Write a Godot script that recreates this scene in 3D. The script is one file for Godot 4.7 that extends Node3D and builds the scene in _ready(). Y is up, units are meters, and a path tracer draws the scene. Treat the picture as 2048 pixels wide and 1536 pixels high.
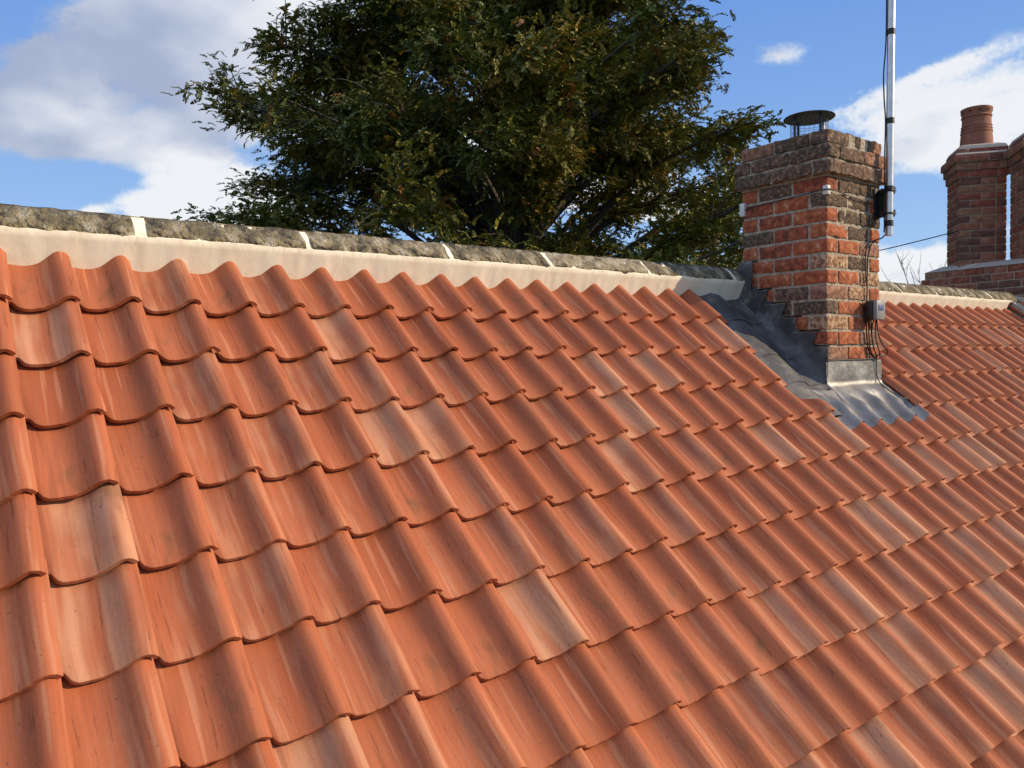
extends Node3D

# ---- measured layout -------------------------------------------------------
const W := 0.195          # cover width of one pantile
const G := 0.26666        # gauge of the tile rows
const TH := 0.734939      # roof pitch (42.1 degrees)
const RY := 5.6           # height of the first tail line
const THICK := 0.0155
const TILT := 0.029
const CAM := Vector3(-0.20351, 5.37563, 2.91851)
const CX := Vector3(0.80259585, -0.01435736, 0.59635037)
const CY := Vector3(0.0327484, 0.99926317, -0.02001667)
const CZ := Vector3(-0.59562357, 0.03559482, 0.80247465)
const FOC := 1556.94      # focal length for a 2048 pixel wide frame
const X0 := 4.0           # chimney, left face
const X1 := 4.585         # chimney, right face
const Z0 := -0.234        # chimney, back face
const Z1 := 0.356         # chimney, front face
const COURSE := 0.0905

var rng := RandomNumberGenerator.new()
var noise := FastNoiseLite.new()
var M := {}
var used := {}

# ---- small helpers ---------------------------------------------------------
func roof_point(u: float, v: float, h: float) -> Vector3:
	return Vector3(u, RY - v * sin(TH) + h * cos(TH), v * cos(TH) + h * sin(TH))

func roof_basis() -> Basis:
	return Basis(Vector3(1, 0, 0), Vector3(0, cos(TH), sin(TH)), Vector3(0, -sin(TH), cos(TH)))

func to_pixel(p: Vector3) -> Vector3:
	var d := p - CAM
	var z := -d.dot(CZ)
	return Vector3(d.dot(CX) / z * FOC + 1024.0, -d.dot(CY) / z * FOC + 768.0, z)

func numbered(called: String) -> String:
	if not used.has(called):
		used[called] = 0
		return called
	used[called] += 1
	return "%s_%03d" % [called, used[called]]

func thing(called: String, label: String, category: String, at := Vector3.ZERO, group := "") -> Node3D:
	var o := Node3D.new()
	o.name = numbered(called)
	o.position = at
	o.set_meta("label", label)
	o.set_meta("category", category)
	if group:
		o.set_meta("group", group)
	add_child(o)
	return o

func part(called: String, mesh: Mesh, mat: Material, parent: Node3D, at := Transform3D()) -> MeshInstance3D:
	var o := MeshInstance3D.new()
	o.name = called
	o.mesh = mesh
	if mat:
		o.material_override = mat
	o.transform = at
	parent.add_child(o, true)
	return o

func new_st() -> SurfaceTool:
	var st := SurfaceTool.new()
	st.begin(Mesh.PRIMITIVE_TRIANGLES)
	return st

func quad(st: SurfaceTool, a: Vector3, b: Vector3, c: Vector3, d: Vector3, group := 4294967295) -> void:
	st.set_smooth_group(group)
	for p in [a, b, c, a, c, d]:
		st.add_vertex(p)

func quad_uv(st: SurfaceTool, p: Array, uv: Array, group := 4294967295) -> void:
	st.set_smooth_group(group)
	for k in [0, 1, 2, 0, 2, 3]:
		st.set_uv(uv[k])
		st.add_vertex(p[k])

func done(st: SurfaceTool) -> ArrayMesh:
	st.generate_normals()
	return st.commit()

func box(st: SurfaceTool, lo: Vector3, hi: Vector3) -> void:
	var p := []
	for k in 8:
		p.append(Vector3(hi.x if k & 1 else lo.x, hi.y if k & 2 else lo.y, hi.z if k & 4 else lo.z))
	quad(st, p[4], p[6], p[7], p[5])
	quad(st, p[1], p[3], p[2], p[0])
	quad(st, p[0], p[2], p[6], p[4])
	quad(st, p[5], p[7], p[3], p[1])
	quad(st, p[6], p[2], p[3], p[7])
	quad(st, p[0], p[4], p[5], p[1])

func bevel_box(size: Vector3, b: float) -> ArrayMesh:
	# box with chamfered edges, centred
	return rough_block(size, b, 0.0, 0, 1, 1, 1)

func rough_block(size: Vector3, b: float, rough: float, sd: int, nx := 3, ny := 1, nz := 1) -> ArrayMesh:
	# a block with rounded, uneven edges: every face is a grid whose outer ring is the bevel
	var st := new_st()
	var n := FastNoiseLite.new()
	n.seed = sd
	n.frequency = 17.0
	n.fractal_octaves = 3
	var h := size * 0.5
	var cuts := []
	var counts := [nx, ny, nz]
	for ax in 3:
		var row := [-h[ax]]
		for i in counts[ax] + 1:
			row.append(lerpf(-h[ax] + b, h[ax] - b, float(i) / counts[ax]))
		row.append(h[ax])
		cuts.append(row)
	for face in 6:
		var ax: int = face / 2
		var sg := 1.0 if face % 2 == 0 else -1.0
		var ua := (ax + 1) % 3
		var va := (ax + 2) % 3
		var us: Array = cuts[ua]
		var vs: Array = cuts[va]
		for i in us.size() - 1:
			for j in vs.size() - 1:
				var ps := []
				for k in [[i, j], [i, j + 1], [i + 1, j + 1], [i + 1, j]]:
					var p := Vector3.ZERO
					p[ax] = sg * h[ax]
					p[ua] = us[k[0]]
					p[va] = vs[k[1]]
					ps.append(settle(p, h, b, rough, n))
				if sg > 0:
					quad(st, ps[0], ps[1], ps[2], ps[3], 1)
				else:
					quad(st, ps[3], ps[2], ps[1], ps[0], 1)
	return done(st)

func settle(p: Vector3, h: Vector3, b: float, rough: float, n: FastNoiseLite) -> Vector3:
	# pull the edges in so that they are rounded, then push the point about
	var at_edge := 0
	for ax in 3:
		if absf(p[ax]) > h[ax] - 0.00001:
			at_edge += 1
	var q := p
	if at_edge >= 2:
		for ax in 3:
			if absf(p[ax]) > h[ax] - 0.00001:
				q[ax] -= signf(p[ax]) * b * (0.3 if at_edge == 2 else 0.45)
	if rough > 0.0:
		q += Vector3(n.get_noise_3dv(p * 1.0 + Vector3(3, 0, 0)), n.get_noise_3dv(p + Vector3(0, 5, 0)), n.get_noise_3dv(p + Vector3(0, 0, 7))) * rough
	return q

func tube(st: SurfaceTool, pts: Array, radii: Array, sides := 8, cap := true) -> void:
	var rings := []
	var up := Vector3(0.13, 1, 0.21).normalized()
	for i in pts.size():
		var a: Vector3 = pts[maxi(i - 1, 0)]
		var b: Vector3 = pts[mini(i + 1, pts.size() - 1)]
		var t := (b - a).normalized()
		if absf(t.dot(up)) > 0.95:
			up = Vector3(1, 0.1, 0.2).normalized()
		var s := t.cross(up).normalized()
		up = s.cross(t).normalized()
		var ring := []
		for k in sides:
			var g := TAU * k / sides
			ring.append(pts[i] + (s * cos(g) + up * sin(g)) * radii[i])
		rings.append(ring)
	for i in rings.size() - 1:
		for k in sides:
			var m := (k + 1) % sides
			quad(st, rings[i][k], rings[i][m], rings[i + 1][m], rings[i + 1][k], 1)
	if cap:
		for e in [0, rings.size() - 1]:
			var c: Vector3 = pts[e]
			st.set_smooth_group(4294967295)
			for k in sides:
				var m := (k + 1) % sides
				var tri := [c, rings[e][m], rings[e][k]] if e == 0 else [c, rings[e][k], rings[e][m]]
				for p in tri:
					st.add_vertex(p)

func curve(pts: Array, n: int) -> Array:
	var out := []
	for i in pts.size() - 1:
		var p0: Vector3 = pts[maxi(i - 1, 0)]
		var p1: Vector3 = pts[i]
		var p2: Vector3 = pts[i + 1]
		var p3: Vector3 = pts[mini(i + 2, pts.size() - 1)]
		for k in n:
			out.append(p1.cubic_interpolate(p2, p0, p3, float(k) / n))
	out.append(pts[-1])
	return out

func same(r: float, n: int) -> Array:
	var a := []
	a.resize(n)
	a.fill(r)
	return a

func cable_mesh(pts: Array, r: float, n := 6) -> ArrayMesh:
	var st := new_st()
	var c := curve(pts, n)
	tube(st, c, same(r, c.size()), 7)
	return done(st)

func lathe(profile: Array, sides: int, sharp := false) -> ArrayMesh:
	# profile of Vector2(radius, height), from the bottom up along the outside
	var st := new_st()
	for i in profile.size() - 1:
		for k in sides:
			var a := TAU * k / sides
			var b := TAU * (k + 1) / sides
			var p: Vector2 = profile[i]
			var q: Vector2 = profile[i + 1]
			quad(st, Vector3(cos(a) * p.x, p.y, sin(a) * p.x), Vector3(cos(a) * q.x, q.y, sin(a) * q.x), Vector3(cos(b) * q.x, q.y, sin(b) * q.x), Vector3(cos(b) * p.x, p.y, sin(b) * p.x), 4294967295 if sharp else i + 1)
	return done(st)

func extrude_x(poly: Array, x_lo: float, x_hi: float) -> ArrayMesh:
	# poly of Vector2(z, y)
	var st := new_st()
	var pts := PackedVector2Array(poly)
	if Geometry2D.is_polygon_clockwise(pts):
		pts.reverse()
	var tris := Geometry2D.triangulate_polygon(pts)
	st.set_smooth_group(4294967295)
	for k in range(0, tris.size(), 3):
		var t := [pts[tris[k]], pts[tris[k + 1]], pts[tris[k + 2]]]
		if (t[1] - t[0]).cross(t[2] - t[0]) < 0:
			t.reverse()
		for i in [0, 1, 2]:
			st.add_vertex(Vector3(x_hi, t[i].y, t[i].x))
		for i in [2, 1, 0]:
			st.add_vertex(Vector3(x_lo, t[i].y, t[i].x))
	for k in pts.size():
		var a := pts[k]
		var b := pts[(k + 1) % pts.size()]
		quad(st, Vector3(x_lo, a.y, a.x), Vector3(x_hi, a.y, a.x), Vector3(x_hi, b.y, b.x), Vector3(x_lo, b.y, b.x))
	return done(st)

# ---- materials -------------------------------------------------------------
func lin(r: float, g: float, b: float) -> Color:
	return Color(r, g, b).linear_to_srgb()

func plain(col: Color, rough := 0.8, metal := 0.0) -> StandardMaterial3D:
	var m := StandardMaterial3D.new()
	m.albedo_color = col
	m.roughness = rough
	m.metallic = metal
	return m

func noise_tex(sd: int, freq: float, stops: Array, oct := 4, size := 512, type := FastNoiseLite.TYPE_SIMPLEX_SMOOTH) -> NoiseTexture2D:
	var n := FastNoiseLite.new()
	n.seed = sd
	n.frequency = freq
	n.noise_type = type
	n.fractal_octaves = oct
	n.fractal_gain = 0.6
	var t := NoiseTexture2D.new()
	t.width = size
	t.height = size
	t.seamless = true
	t.noise = n
	if stops:
		var g := Gradient.new()
		g.offsets = PackedFloat32Array(stops.map(func(s): return s[0]))
		g.colors = PackedColorArray(stops.map(func(s): return s[1]))
		t.color_ramp = g
	return t

func bump_tex(sd: int, freq: float, oct := 4, strength := 4.0) -> NoiseTexture2D:
	var t := noise_tex(sd, freq, [], oct, 512)
	t.as_normal_map = true
	t.bump_strength = strength
	return t

func triplanar(col: Texture2D, scale: float, rough := 0.85, bump: Texture2D = null, bump_amount := 1.0) -> StandardMaterial3D:
	var m := StandardMaterial3D.new()
	m.albedo_texture = col
	m.roughness = rough
	m.uv1_triplanar = true
	m.uv1_world_triplanar = true
	m.uv1_scale = Vector3.ONE * scale
	if bump:
		m.normal_enabled = true
		m.normal_texture = bump
		m.normal_scale = bump_amount
	return m

func tile_material(k: int, kind: int) -> StandardMaterial3D:
	var wd := 160
	var hg := 256
	var n := FastNoiseLite.new()
	n.seed = 100 + k
	n.frequency = 1.0
	n.fractal_octaves = 3
	var fine := FastNoiseLite.new()
	fine.seed = 300 + k
	fine.frequency = 1.0
	fine.fractal_octaves = 2
	# linear base colours: orange clay, pale buff slip, plum flush, smoky brown
	var orange := Vector3(0.395, 0.124, 0.056) * rng.randf_range(0.84, 1.08)
	var pale := Vector3(0.50, 0.245, 0.142) * rng.randf_range(0.92, 1.05)
	var plum := Vector3(0.29, 0.088, 0.044)
	var smoke := Vector3(0.2, 0.098, 0.046)
	var red := Vector3(0.37, 0.096, 0.036)
	var bias: float = [-0.5, -0.12, 0.30, 0.82][kind]
	var flush := rng.randf_range(-0.9, -0.25)
	var soot := rng.randf_range(-1.6, -0.85)
	var data := PackedByteArray()
	data.resize(wd * hg * 3)
	var i := 0
	for y in hg:
		var b := float(y) / hg
		for x in wd:
			var a := float(x) / wd
			var wob := n.get_noise_2d(b * 0.7, a * 0.8 + 30.0) * 0.035
			var streak := n.get_noise_3d((a + wob) * 4.6, b * 0.28, 1.0)
			var blot := n.get_noise_3d(a * 1.1, b * 1.3, 9.0)
			var hair := fine.get_noise_3d((a + wob) * 21.0, b * 0.8, 3.0)
			var grain := fine.get_noise_2d(a * 60.0, b * 95.0)
			var c := orange.lerp(pale, clampf(bias + streak * 0.85 + blot * 0.6, 0.0, 1.0))
			c = c.lerp(red, clampf(n.get_noise_3d(a * 2.6, b * 0.5, 22.0) * 1.5 - 0.1, 0.0, 0.6))
			c = c.lerp(plum, clampf(n.get_noise_3d((a + wob) * 3.2, b * 0.5, 41.0) * 2.2 + flush, 0.0, 0.6))
			c = c.lerp(smoke, clampf(n.get_noise_3d(a * 1.7, b * 1.4, 63.0) * 2.4 + soot, 0.0, 0.7))
			c = c.lerp(pale * 1.12, clampf(fine.get_noise_3d((a + wob) * 8.0, b * 0.5, 77.0) * 2.6 - 0.95, 0.0, 0.4))
			c *= 1.0 + hair * 0.11 + grain * 0.13
			# drag lines left by the mould, and small chips
			if hair < -0.5 and n.get_noise_3d(a * 3.0, b * 2.2, 150.0) > 0.08:
				c *= 0.72
			if fine.get_noise_3d(a * 13.0, b * 21.0, 120.0) > 0.73:
				c = c.lerp(Vector3(0.13, 0.05, 0.035), 0.6)
			var o := Color(c.x, c.y, c.z).linear_to_srgb()
			data[i] = clampi(int(o.r * 255.0), 0, 255)
			data[i + 1] = clampi(int(o.g * 255.0), 0, 255)
			data[i + 2] = clampi(int(o.b * 255.0), 0, 255)
			i += 3
	var m := StandardMaterial3D.new()
	m.albedo_texture = ImageTexture.create_from_image(Image.create_from_data(wd, hg, false, Image.FORMAT_RGB8, data))
	m.roughness = 0.68
	m.metallic_specular = 0.35
	m.normal_enabled = true
	m.normal_texture = M.tile_bump
	m.normal_scale = 0.25
	return m

func make_materials() -> void:
	M.tile_bump = bump_tex(5, 0.022, 5, 3.0)
	M.tiles = []
	var kinds := [0, 0, 0, 0, 0, 0, 0, 1, 1, 1, 1, 2, 2, 2, 3, 3, 3]
	for k in kinds.size():
		M.tiles.append(tile_material(k, kinds[k]))
	var rough := bump_tex(11, 0.03, 5, 7.0)
	M.brick_bump = rough
	# old soft red brick in several burns
	M.brick = {
		"orange": triplanar(noise_tex(21, 0.012, [[0.0, lin(0.12, 0.045, 0.026)], [0.3, lin(0.27, 0.072, 0.03)], [0.5, lin(0.37, 0.108, 0.042)], [0.68, lin(0.42, 0.145, 0.062)], [0.82, lin(0.5, 0.24, 0.13)], [1.0, lin(0.6, 0.45, 0.32)]], 4), 2.3, 0.92, rough, 1.0),
		"red": triplanar(noise_tex(22, 0.014, [[0.0, lin(0.06, 0.03, 0.022)], [0.32, lin(0.17, 0.05, 0.028)], [0.5, lin(0.27, 0.068, 0.032)], [0.7, lin(0.34, 0.095, 0.042)], [1.0, lin(0.44, 0.27, 0.18)]], 4), 2.3, 0.92, rough, 1.0),
		"brown": triplanar(noise_tex(23, 0.016, [[0.0, lin(0.025, 0.021, 0.018)], [0.4, lin(0.10, 0.065, 0.046)], [0.62, lin(0.19, 0.115, 0.078)], [0.8, lin(0.29, 0.2, 0.14)], [1.0, lin(0.42, 0.34, 0.26)]], 6), 2.7, 0.95, rough, 1.3),
		"sooty": triplanar(noise_tex(24, 0.02, [[0.0, lin(0.02, 0.018, 0.016)], [0.4, lin(0.07, 0.055, 0.042)], [0.58, lin(0.14, 0.095, 0.062)], [0.76, lin(0.25, 0.15, 0.09)], [1.0, lin(0.42, 0.31, 0.21)]], 5), 2.7, 0.95, rough, 1.5),
		"cream": triplanar(noise_tex(25, 0.018, [[0.0, lin(0.08, 0.05, 0.03)], [0.36, lin(0.24, 0.11, 0.06)], [0.52, lin(0.42, 0.27, 0.16)], [0.7, lin(0.55, 0.42, 0.27)], [1.0, lin(0.62, 0.5, 0.36)]], 5), 2.5, 0.95, rough, 1.4),
		"pink": triplanar(noise_tex(26, 0.016, [[0.0, lin(0.06, 0.04, 0.032)], [0.38, lin(0.22, 0.115, 0.077)], [0.62, lin(0.35, 0.175, 0.11)], [1.0, lin(0.52, 0.38, 0.27)]], 6), 2.5, 0.95, rough, 1.2),
	}
	M.mortar_old = triplanar(noise_tex(31, 0.02, [[0.0, lin(0.2, 0.175, 0.135)], [0.5, lin(0.4, 0.355, 0.28)], [1.0, lin(0.55, 0.5, 0.41)]], 5), 2.5, 0.97, rough, 1.4)
	M.mortar_new = triplanar(noise_tex(32, 0.006, [[0.0, lin(0.66, 0.62, 0.5)], [0.35, lin(0.82, 0.785, 0.65)], [0.6, lin(0.86, 0.83, 0.7)], [1.0, lin(0.9, 0.875, 0.77)]], 6), 1.2, 0.95, bump_tex(12, 0.02, 4, 3.0), 0.3)
	M.house_brick = []
	for k in 4:
		var t: float = [1.15, 0.95, 1.3, 0.75][k]
		M.house_brick.append(triplanar(noise_tex(40 + k, 0.012, [[0.0, lin(0.12 * t, 0.05 * t, 0.035 * t)], [0.5, lin([0.26, 0.28, 0.22, 0.2][k] * t, [0.09, 0.07, 0.11, 0.085][k] * t, [0.055, 0.04, 0.06, 0.06][k] * t)], [1.0, lin(0.36 * t, 0.2 * t, 0.12 * t)]], 4), 2.1, 0.95, rough, 0.8))
	M.house_mortar = triplanar(noise_tex(46, 0.02, [[0.0, lin(0.28, 0.22, 0.16)], [1.0, lin(0.46, 0.38, 0.29)]], 3), 2.0, 0.97)
	M.flaunch = triplanar(noise_tex(47, 0.015, [[0.0, lin(0.3, 0.27, 0.235)], [1.0, lin(0.46, 0.42, 0.37)]], 4), 2.0, 0.95)
	# gritstone ridge: grey brown stone with pale and olive crusts of lichen
	M.stone = []
	for k in 3:
		var warm: float = [0.0, 0.35, 1.0][k]
		var lo := lin(0.045, 0.04, 0.03)
		var mid := lin(0.18, 0.152, 0.1).lerp(lin(0.26, 0.22, 0.15), warm)
		var olive := lin(0.25, 0.21, 0.105).lerp(lin(0.34, 0.29, 0.18), warm)
		M.stone.append(triplanar(noise_tex(50 + k, 0.010, [[0.0, lo], [0.34, lo], [0.42, mid], [0.54, olive], [0.63, mid], [0.69, lin(0.40, 0.37, 0.28)], [0.85, lin(0.48, 0.45, 0.35)], [1.0, lin(0.6, 0.56, 0.46)]], 7), 2.0, 0.97, bump_tex(60 + k, 0.035, 5, 9.0), 1.8))
	var lead := triplanar(noise_tex(71, 0.006, [[0.0, lin(0.12, 0.12, 0.122)], [0.42, lin(0.19, 0.19, 0.192)], [0.62, lin(0.27, 0.27, 0.268)], [1.0, lin(0.5, 0.49, 0.46)]], 5), 1.4, 0.5, bump_tex(72, 0.008, 4, 4.0), 0.8)
	lead.metallic = 0.55
	lead.roughness_texture = noise_tex(73, 0.01, [[0.0, Color(0.36, 0.36, 0.36)], [1.0, Color(0.66, 0.66, 0.66)]], 4)
	lead.roughness = 1.0
	M.lead = lead
	var dull := triplanar(noise_tex(76, 0.007, [[0.0, lin(0.045, 0.046, 0.049)], [0.45, lin(0.078, 0.08, 0.084)], [0.7, lin(0.12, 0.122, 0.125)], [1.0, lin(0.28, 0.28, 0.27)]], 6), 1.4, 0.6, bump_tex(72, 0.008, 4, 4.0), 0.8)
	dull.metallic = 0.35
	M.lead_dull = dull
	M.black = plain(lin(0.014, 0.014, 0.015), 0.55)
	M.cable = plain(lin(0.01, 0.01, 0.011), 0.5)
	M.steel = triplanar(noise_tex(75, 0.02, [[0.0, lin(0.5, 0.5, 0.48)], [1.0, lin(0.72, 0.71, 0.68)]], 3, 256), 3.0, 0.32)
	M.steel.metallic = 0.9
	M.cowl = plain(lin(0.012, 0.016, 0.016), 0.45)
	M.wire = plain(lin(0.12, 0.12, 0.13), 0.5, 0.7)
	M.plastic = plain(lin(0.62, 0.63, 0.63), 0.5)
	M.grey_plastic = plain(lin(0.24, 0.25, 0.25), 0.45)
	M.blue_label = plain(lin(0.075, 0.11, 0.24), 0.5)
	M.pot = triplanar(noise_tex(81, 0.01, [[0.0, lin(0.19, 0.075, 0.045)], [0.5, lin(0.27, 0.1, 0.058)], [1.0, lin(0.34, 0.15, 0.09)]], 4), 1.5, 0.8)
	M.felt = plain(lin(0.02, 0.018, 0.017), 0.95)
	M.bark = triplanar(noise_tex(91, 0.02, [[0.0, lin(0.035, 0.03, 0.025)], [1.0, lin(0.11, 0.1, 0.085)]], 4), 1.5, 0.95)
	M.hazed_twig = plain(lin(0.34, 0.32, 0.3), 0.95)  # distance haze is mixed into this pale bark colour
	M.render = triplanar(noise_tex(93, 0.01, [[0.0, lin(0.5, 0.46, 0.38)], [1.0, lin(0.62, 0.58, 0.5)]], 4), 0.8, 0.95)
	M.grass = triplanar(noise_tex(95, 0.02, [[0.0, lin(0.03, 0.05, 0.015)], [0.6, lin(0.06, 0.085, 0.025)], [1.0, lin(0.1, 0.11, 0.045)]], 5), 0.25, 0.95)
	var leaf := StandardMaterial3D.new()
	leaf.vertex_color_use_as_albedo = true
	leaf.roughness = 0.5
	leaf.metallic_specular = 0.4
	leaf.backlight_enabled = true
	leaf.backlight = lin(0.06, 0.07, 0.01)
	M.leaf = leaf

# ---- sky -------------------------------------------------------------------
func make_sky() -> ImageTexture:
	var wd := 3072
	var hg := 1536
	var big := FastNoiseLite.new()
	big.seed = 7
	big.frequency = 1.15
	big.fractal_octaves = 7
	big.fractal_gain = 0.56
	big.domain_warp_enabled = true
	big.domain_warp_amplitude = 0.28
	big.domain_warp_frequency = 1.6
	var tone := FastNoiseLite.new()
	tone.seed = 19
	tone.frequency = 1.9
	tone.fractal_octaves = 4
	# banks of cloud: direction as pixel of the photograph, radii, turn, strength, whiteness
	var banks := [
		[300, 110, 470, 210, -0.15, 1.0, 0.30], [120, 265, 330, 55, 0.1, 0.75, 0.45], [620, 90, 260, 170, 0.2, 0.62, 0.7], [560, 250, 200, 90, 0.0, 0.35, 0.6],
		[372, 420, 105, 80, 0.1, 1.15, 1.5], [470, 465, 120, 90, 0.0, 1.0, 1.5], [182, 421, 22, 9, 0.0, 0.9, 1.0],
		[140, 362, 260, 34, 0.02, -0.6, 0.5], [10, 50, 60, 110, 0.0, -0.3, 0.5],
		[1565, 105, 85, 42, 0.1, 0.62, 0.8], [1925, 118, 170, 24, -0.42, 0.42, 0.7], [1870, 205, 130, 20, -0.3, 0.34, 0.7], [1845, 308, 120, 46, -0.1, 0.72, 0.8], [2010, 270, 80, 46, -0.4, 0.55, 0.9], [1985, 335, 95, 52, 0.0, 0.6, 0.9],
		[1835, 545, 105, 50, 0.0, 1.15, 1.0], [1700, 470, 150, 70, 0.0, 0.3, 1.0],
		[1100, 330, 420, 170, 0.0, 0.6, 1.0],
	]
	var data := PackedByteArray()
	data.resize(wd * hg * 3)
	data.fill(96)
	var i := 0
	for y in hg:
		var pol := PI * (y + 0.5) / hg
		var up := cos(pol)
		var s := sin(pol)
		if up < -0.03:
			break
		var t := clampf(up / 0.47, 0.0, 1.0)
		t = t * (1.35 - 0.35 * t)
		var air := Vector3(0.735, 0.865, 0.975).lerp(Vector3(0.405, 0.582, 0.868), t)
		for x in wd:
			var az := TAU * (x + 0.5) / wd
			var d := Vector3(sin(az) * s, up, -cos(az) * s)
			var q := d / (maxf(up, 0.0) + 0.32)
			var f := big.get_noise_3d(q.x * 1.2, q.y * 0.5, q.z * 1.2)
			var z := -d.dot(CZ)
			var bias := 0.17
			var white := 0.72
			if z > 0.62:
				var px := d.dot(CX) / z * FOC + 1024.0
				var py := -d.dot(CY) / z * FOC + 768.0
				var inside := clampf(minf(minf(px + 500.0, 2550.0 - px), py + 500.0) / 400.0, 0.0, 1.0)
				if inside > 0.0:
					var sum := -0.3
					var ws := 0.0
					var wt := 0.001
					for k in banks:
						var dx: float = px - k[0]
						var dy: float = py - k[1]
						if absf(dx) < k[2] * 2.2 + k[3] and absf(dy) < k[3] * 2.2 + k[2] * absf(k[4]) * 2.0:
							var ca := cos(k[4])
							var sa := sin(k[4])
							var e := exp(-pow((dx * ca + dy * sa) / k[2], 2.0) - pow((dy * ca - dx * sa) / k[3], 2.0))
							sum += e * k[5]
							ws += e * k[6] * absf(k[5])
							wt += e * absf(k[5])
					bias = lerpf(bias, sum, inside)
					white = lerpf(white, ws / wt, inside)
			var den := clampf((f * 1.2 + bias + 0.01) / 0.38, 0.0, 1.0)
			den = den * den * (3.0 - 2.0 * den)
			var tn := clampf(0.5 + tone.get_noise_3d(q.x * 1.6, q.y, q.z * 1.6) * 0.9 + (white - 0.5) * 1.25 + (f * 0.5), 0.0, 1.0)
			var cl := Vector3(0.66, 0.70, 0.80).lerp(Vector3(0.955, 0.955, 0.96), tn)
			var c := air.lerp(cl, den * 0.93)
			data[i] = int(c.x * 255.0)
			data[i + 1] = int(c.y * 255.0)
			data[i + 2] = int(c.z * 255.0)
			i += 3
	return ImageTexture.create_from_image(Image.create_from_data(wd, hg, false, Image.FORMAT_RGB8, data))

# ---- roof ------------------------------------------------------------------
const PROFILE := [[-0.1, -0.056], [0.0, -0.0555], [0.12, -0.0585], [0.28, -0.0610], [0.42, -0.0570], [0.54, -0.0465], [0.66, -0.0255], [0.76, -0.0070], [0.845, 0.0], [0.93, -0.0045], [1.0, -0.0185]]

func profile(p: float) -> float:
	var n := PROFILE.size()
	for k in n - 1:
		if p <= PROFILE[k + 1][0] or k == n - 2:
			var a: Array = PROFILE[maxi(k - 1, 0)]
			var b: Array = PROFILE[k]
			var c: Array = PROFILE[k + 1]
			var d: Array = PROFILE[mini(k + 2, n - 1)]
			var t := clampf((p - b[0]) / (c[0] - b[0]), 0.0, 1.0)
			var mb: float = (c[1] - a[1]) / (c[0] - a[0]) * (c[0] - b[0])
			var mc: float = (d[1] - b[1]) / (d[0] - b[0]) * (c[0] - b[0])
			var t2 := t * t
			var t3 := t2 * t
			return (2 * t3 - 3 * t2 + 1) * b[1] + (t3 - 2 * t2 + t) * mb + (-2 * t3 + 3 * t2) * c[1] + (t3 - t2) * mc
	return 0.0

func surface_height(u: float, v: float) -> float:
	# top of the tiling at a place on the slope
	var col := u / W
	var p := col - floorf(col)
	var row := maxf(0.0, ceilf(v / G))
	return profile(p) + TILT * (v - row * G) / G

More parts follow.
